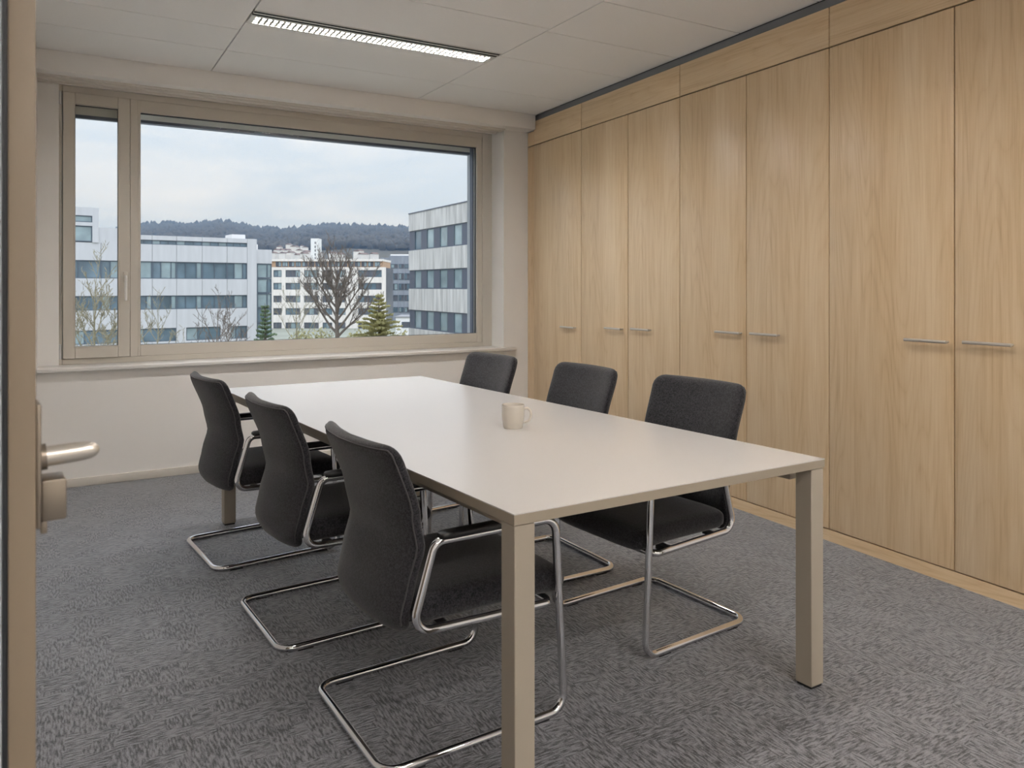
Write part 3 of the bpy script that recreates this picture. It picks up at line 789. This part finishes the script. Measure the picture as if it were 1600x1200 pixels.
# --- wooded hill
def ridge(px):
    pts = [(-900, 380), (-300, 366), (0, 372), (120, 368), (195, 362), (220, 357), (255, 355), (305, 356), (342, 350.5), (367, 355), (402, 362), (442, 364), (462, 363), (480, 360), (525, 358), (575, 359), (637, 362), (760, 360), (900, 364), (1300, 372), (2200, 392)]
    for (a, ya), (b, yb) in zip(pts[:-1], pts[1:]):
        if px <= b: return ya + (yb - ya) * max(0, (px - a) / (b - a))
    return pts[-1][1]
def hill_z(px, d):
    zr_ = Z(ridge(px), 1800.0)
    if d <= 1800: return 8 + (zr_ - 8) * ((d - 620) / 1180.0) ** 0.95 if d > 620 else ZG
    return zr_ - (d - 1800) * 0.12
cols = [-800 + 25 * i for i in range(116)]; ds = [600, 640, 700, 800, 900, 1050, 1200, 1400, 1600, 1750, 1800, 1900, 2200]
vs, fs = [], []
for d in ds:
    for px in cols:
        p = W(px, d); vs.append((p.x, p.y, hill_z(px, d)))
nc = len(cols)
for i in range(len(ds) - 1):
    for j in range(nc - 1): fs.append((i * nc + j, i * nc + j + 1, (i + 1) * nc + j + 1, (i + 1) * nc + j))
me = bpy.data.meshes.new('hill'); me.from_pydata(vs, [], fs); me.update()
struct(link('hill', me, M['hill'], None, 60))
rf = random.Random(3); fo = MB()
def crown(p, r, h):
    n = 6; b = len(fo.v); prof = ((0.55, 0.0), (1.0, 0.35), (0.75, 0.72))
    ph = rf.random() * 6
    for s, z in prof:
        for k in range(n):
            q = s * r * rf.uniform(0.75, 1.2); fo.v.append((p.x + q * math.cos(ph + k * 1.047), p.y + q * math.sin(ph + k * 1.047), p.z + h * z))
    fo.v.append((p.x, p.y, p.z + h))
    for i in range(2):
        for k in range(n): fo.f.append((b + i * n + k, b + i * n + (k + 1) % n, b + (i + 1) * n + (k + 1) % n, b + (i + 1) * n + k))
    for k in range(n): fo.f.append((b + 2 * n + k, b + 2 * n + (k + 1) % n, b + 3 * n))
for i in range(9000):
    px = rf.uniform(60, 1000); d = 960 + 860 * rf.random() ** 0.8
    p = W(px, d); p.z = hill_z(px, d) - 1; crown(p, rf.uniform(4, 8), rf.uniform(8, 15))
for i in range(420):
    px = rf.uniform(180, 800); d = rf.uniform(1770, 1815); p = W(px, d); p.z = hill_z(px, d) - 1
    crown(p, rf.uniform(3, 7.5), rf.uniform(9, 20))
fob = fo.build('forest', M['forest'], None, 60); tag(fob, 'bare winter forest covering the hill on the horizon', 'forest', kind='stuff')
# houses on the lower slope
hr = random.Random(11)
spots = [(428, 401), (433, 396), (437, 390), (443, 394), (441, 402), (447, 400), (450, 396), (455, 401), (452, 386), (458, 391), (463, 389), (468, 396), (472, 388), (477, 391), (480, 398), (476, 403), (466, 402), (500, 401), (520, 402), (533, 402), (556, 400), (562, 398), (567, 402), (573, 401), (585, 403)]
for i, (px, py) in enumerate(spots):
    d = 900 - (py - 384) * 9.5; p = W(px, d); zb_ = Z(py + 1.5, d)
    h = empty('hillside_house', (p.x, p.y, zb_), hr.uniform(0.3, 1.3))
    tag(h, 'small white house among others on the far slope', 'house', 'white houses on the hillside')
    a, b, c = hr.uniform(2.2, 4.2), hr.uniform(2.0, 3.2), hr.uniform(3.0, 5.5)
    bx('house_wall', M['house'], h, -a, a, -b, b, -4, c)
    MB().loft([[(-a - 0.3, -b - 0.4, c), (-a - 0.3, b + 0.4, c), (-a - 0.3, 0, c + 1.6)], [(a + 0.3, -b - 0.4, c), (a + 0.3, b + 0.4, c), (a + 0.3, 0, c + 1.6)]]).build('house_roof', M['houseroof'], h)

# --- trees
def bare_tree(label, px, d, ztop, spread, mat, seed, limbs=9, low=0.35, base_r=0.3, dens=1.0):
    rg = random.Random(seed); p = W(px, d); rt = empty('bare_tree', (p.x, p.y, ZG)); tag(rt, label, 'tree')
    H_ = ztop - ZG; mb = MB(); tk = MB()
    def branch(a, dr_, ln, r, lev):
        n = 5 if lev < 2 else 4; pts = [a]; cur = a.copy(); dd = dr_.normalized()
        for i in range(n):
            dd = (dd + Vector((rg.uniform(-1, 1), rg.uniform(-1, 1), rg.uniform(-0.4, 0.9))) * 0.17 + Vector((0, 0, 0.07))).normalized()
            cur = cur + dd * (ln / n); pts.append(cur.copy())
        mb.tube(pts, [r * (1 - 0.78 * i / n) for i in range(n + 1)], 5 if lev < 2 else 3)
        if lev >= 3: return
        k = max(2, int((7, 6, 4)[lev] * dens))
        for j in range(k):
            t = 0.22 + 0.78 * (j + rg.random()) / k; i = min(n - 1, int(t * n)); q = pts[i].lerp(pts[i + 1], t * n - i)
            base = (pts[i + 1] - pts[i]).normalized(); side = Vector((rg.uniform(-1, 1), rg.uniform(-1, 1), rg.uniform(-0.3, 0.7)))
            branch(q, base * 0.75 + side.normalized() * 0.75, ln * rg.uniform(0.36, 0.55) * (1 - 0.35 * t), max(0.020, r * 0.42), lev + 1)
    n = 10; tr = []
    for i in range(n + 1):
        t = i / n; tr.append(Vector((rg.uniform(-1, 1) * 0.06 * (i > 0), rg.uniform(-1, 1) * 0.06 * (i > 0), H_ * 0.82 * t)))
    tk.tube(tr, [base_r * (1.25 if i == 0 else 1 - 0.88 * i / n) for i in range(n + 1)], 8)
    for j in range(limbs):
        t = low + (0.97 - low) * j / (limbs - 1); z = t * H_ * 0.82; i = min(n - 1, int(t * n)); q = tr[i].lerp(tr[i + 1], t * n - i)
        u_ = (t - low) / (1 - low); a = j * 2.4 + rg.random() * 0.6; up = 0.8 + 0.9 * u_
        reach = min(H_ - z, spread * (1.1 - 0.6 * u_))
        branch(q, Vector((math.cos(a), math.sin(a), up)), reach * rg.uniform(0.85, 1.1), base_r * (0.52 - 0.34 * t), 0 if t < 0.8 else 1)
    branch(tr[-1], Vector((0, 0, 1)), H_ * 0.2, base_r * 0.12, 1)
    tk.build('trunk', mat, rt, 60); mb.build('branches', mat, rt, 60)
    return rt
bare_tree('large bare tree with a fan of grey branches before the white block', 526, 68, Z(378, 68), 4.9, M['bark'], 5, 20, 0.50, 0.36, 1.25)
bare_tree('bare pale tree seen through the narrow window sash', 149, 42, Z(392, 42), 3.4, M['bark2'], 8, 14, 0.42, 0.15, 1.1)
bare_tree('small bare tree before the office building beside the window post', 246, 58, Z(455, 58), 3.2, M['bark2'], 15, 8, 0.45, 0.11, 0.8)
bare_tree('small bare tree with fine twigs at the middle of the office building', 339, 56, Z(452, 56), 3.4, M['bark'], 21, 9, 0.45, 0.12, 0.8)
bare_tree('thin bare tree beside the end pier of the office building', 357, 60, Z(462, 60), 3.0, M['bark'], 27, 8, 0.45, 0.11, 0.8)
bare_tree('bare pale tree left of the large bare tree', 463, 80, Z(440, 80), 4.0, M['bark2'], 33, 9, 0.45, 0.14, 0.8)

def conifer(label, px, d, ztop, spread, mat, seed, zlow):
    rg = random.Random(seed); p = W(px, d); rt = empty('fir_tree', (p.x, p.y, ZG)); tag(rt, label, 'tree')
    H_ = ztop - ZG; MB().tube([(0, 0, 0), (0.05, 0, H_ * 0.5), (0, 0, H_)], [0.28, 0.16, 0.02], 7).build('trunk', M['bark'], rt, 60)
    fm = MB(); z = zlow - ZG; nl = 0
    while z < H_ - 0.1:
        t = (z - (zlow - ZG)) / (H_ - (zlow - ZG)); ln = (spread * (1 - t) ** 0.95 + 0.15) * rg.uniform(0.75, 1.2); k = 7 if t < 0.8 else 4
        for j in range(k):
            a = j * 6.283 / k + nl * 0.7 + rg.uniform(-0.4, 0.4); L_ = ln * rg.uniform(0.55, 1.25); c, s = math.cos(a), math.sin(a)
            m = max(4, int(L_ * 5))
            for i in range(m):
                f = (i + 0.5) / m; r = L_ * f; zz_ = z + 0.10 * L_ * math.sin(f * 3.0) + 0.22 * f * L_
                for sd in (-1, 1):
                    w_ = (0.20 + 0.34 * (1 - f)) * min(1.0, 0.4 + L_ * 0.4); q = len(fm.v); hz = rg.uniform(-0.05, 0.16)
                    x, y = c * r, s * r; ox, oy = -s * sd * w_ + c * w_ * 0.9, c * sd * w_ + s * w_ * 0.9
                    fm.v += [(x - c * 0.1, y - s * 0.1, zz_ - 0.05), (x + c * 0.1, y + s * 0.1, zz_ + 0.07), (x + ox, y + oy, zz_ + hz), (x + ox * 0.5, y + oy * 0.5, zz_ - 0.12)]
                    fm.f += [(q, q + 1, q + 2), (q, q + 2, q + 3), (q + 1, q + 3, q + 2)]
        z += 0.30 + 0.12 * (1 - t); nl += 1
    me = bpy.data.meshes.new('foliage'); me.from_pydata(fm.v, [], fm.f); me.update(); link('foliage', me, mat, rt)
conifer('light green fir tree in front of the white block and the slate building', 592, 58, Z(459, 58), 2.9, M['needle'], 4, -5.6)
conifer('slender dark fir tree in front of the glazed stair', 414, 60, Z(474, 60), 1.1, M['needle2'], 9, -6.5)

def shrub(label, px, d, ztop, r, mat, seed):
    rg = random.Random(seed); p = W(px, d); rt = empty('garden_shrub', (p.x, p.y, ZG)); tag(rt, label, 'shrub')
    H_ = ztop - ZG; st = MB(); lf = MB()
    for j in range(9):
        a = rg.uniform(0, 6.28); e = Vector((math.cos(a) * r * 0.6, math.sin(a) * r * 0.6, H_ * rg.uniform(0.7, 0.95)))
        st.tube([(0, 0, 0), e * 0.5 + Vector((0, 0, 0.3)), e], [0.06, 0.04, 0.015], 4)
    for i in range(700):
        v = Vector((rg.gauss(0, 1), rg.gauss(0, 1), rg.gauss(0, 1))).normalized() * rg.uniform(0.55, 1)
        c = Vector((v.x * r, v.y * r, H_ * 0.62 + v.z * H_ * 0.38)); u = Vector((rg.uniform(-1, 1), rg.uniform(-1, 1), rg.uniform(-1, 1))).normalized() * 0.18; w_ = u.orthogonal().normalized() * 0.09
        q = len(lf.v); lf.v += [tuple(c - u), tuple(c + w_), tuple(c + u), tuple(c - w_)]; lf.f.append((q, q + 1, q + 2, q + 3))
    st.build('stems', M['bark'], rt); me = bpy.data.meshes.new('leaves'); me.from_pydata(lf.v, [], lf.f); me.update(); link('leaves', me, mat, rt)
shrub('rounded green shrub at the foot of the large bare tree, left side', 500, 72, Z(511, 72), 1.9, M['needle'], 2)
shrub('green shrub below the pale bare tree, near the window bottom', 470, 84, Z(514, 84), 1.5, M['needle'], 3)
shrub('green shrub between the large bare tree and the fir', 560, 76, Z(513, 76), 1.6, M['needle'], 6)
shrub('green shrub at the corner of the concrete building', 627, 64, Z(513, 64), 1.3, M['needle'], 7)

# ------------------------------------------------------------------ distance haze in front of the hill
hm, hn, hl, hp_ = new_mat('haze'); hn.remove(hp_)
vsn = hn.new('ShaderNodeVolumeScatter'); vsn.inputs['Color'].default_value = (0.36, 0.60, 1.0, 1); vsn.inputs['Density'].default_value = 0.00036
hl.new(vsn.outputs[0], hn['Material Output'].inputs['Volume'])
hz = bx('haze', hm, None, -2600, 2600, 345, 2600, ZG + 0.2, 420); tag(hz, 'thin blue haze in front of the distant hill', 'haze', kind='stuff')
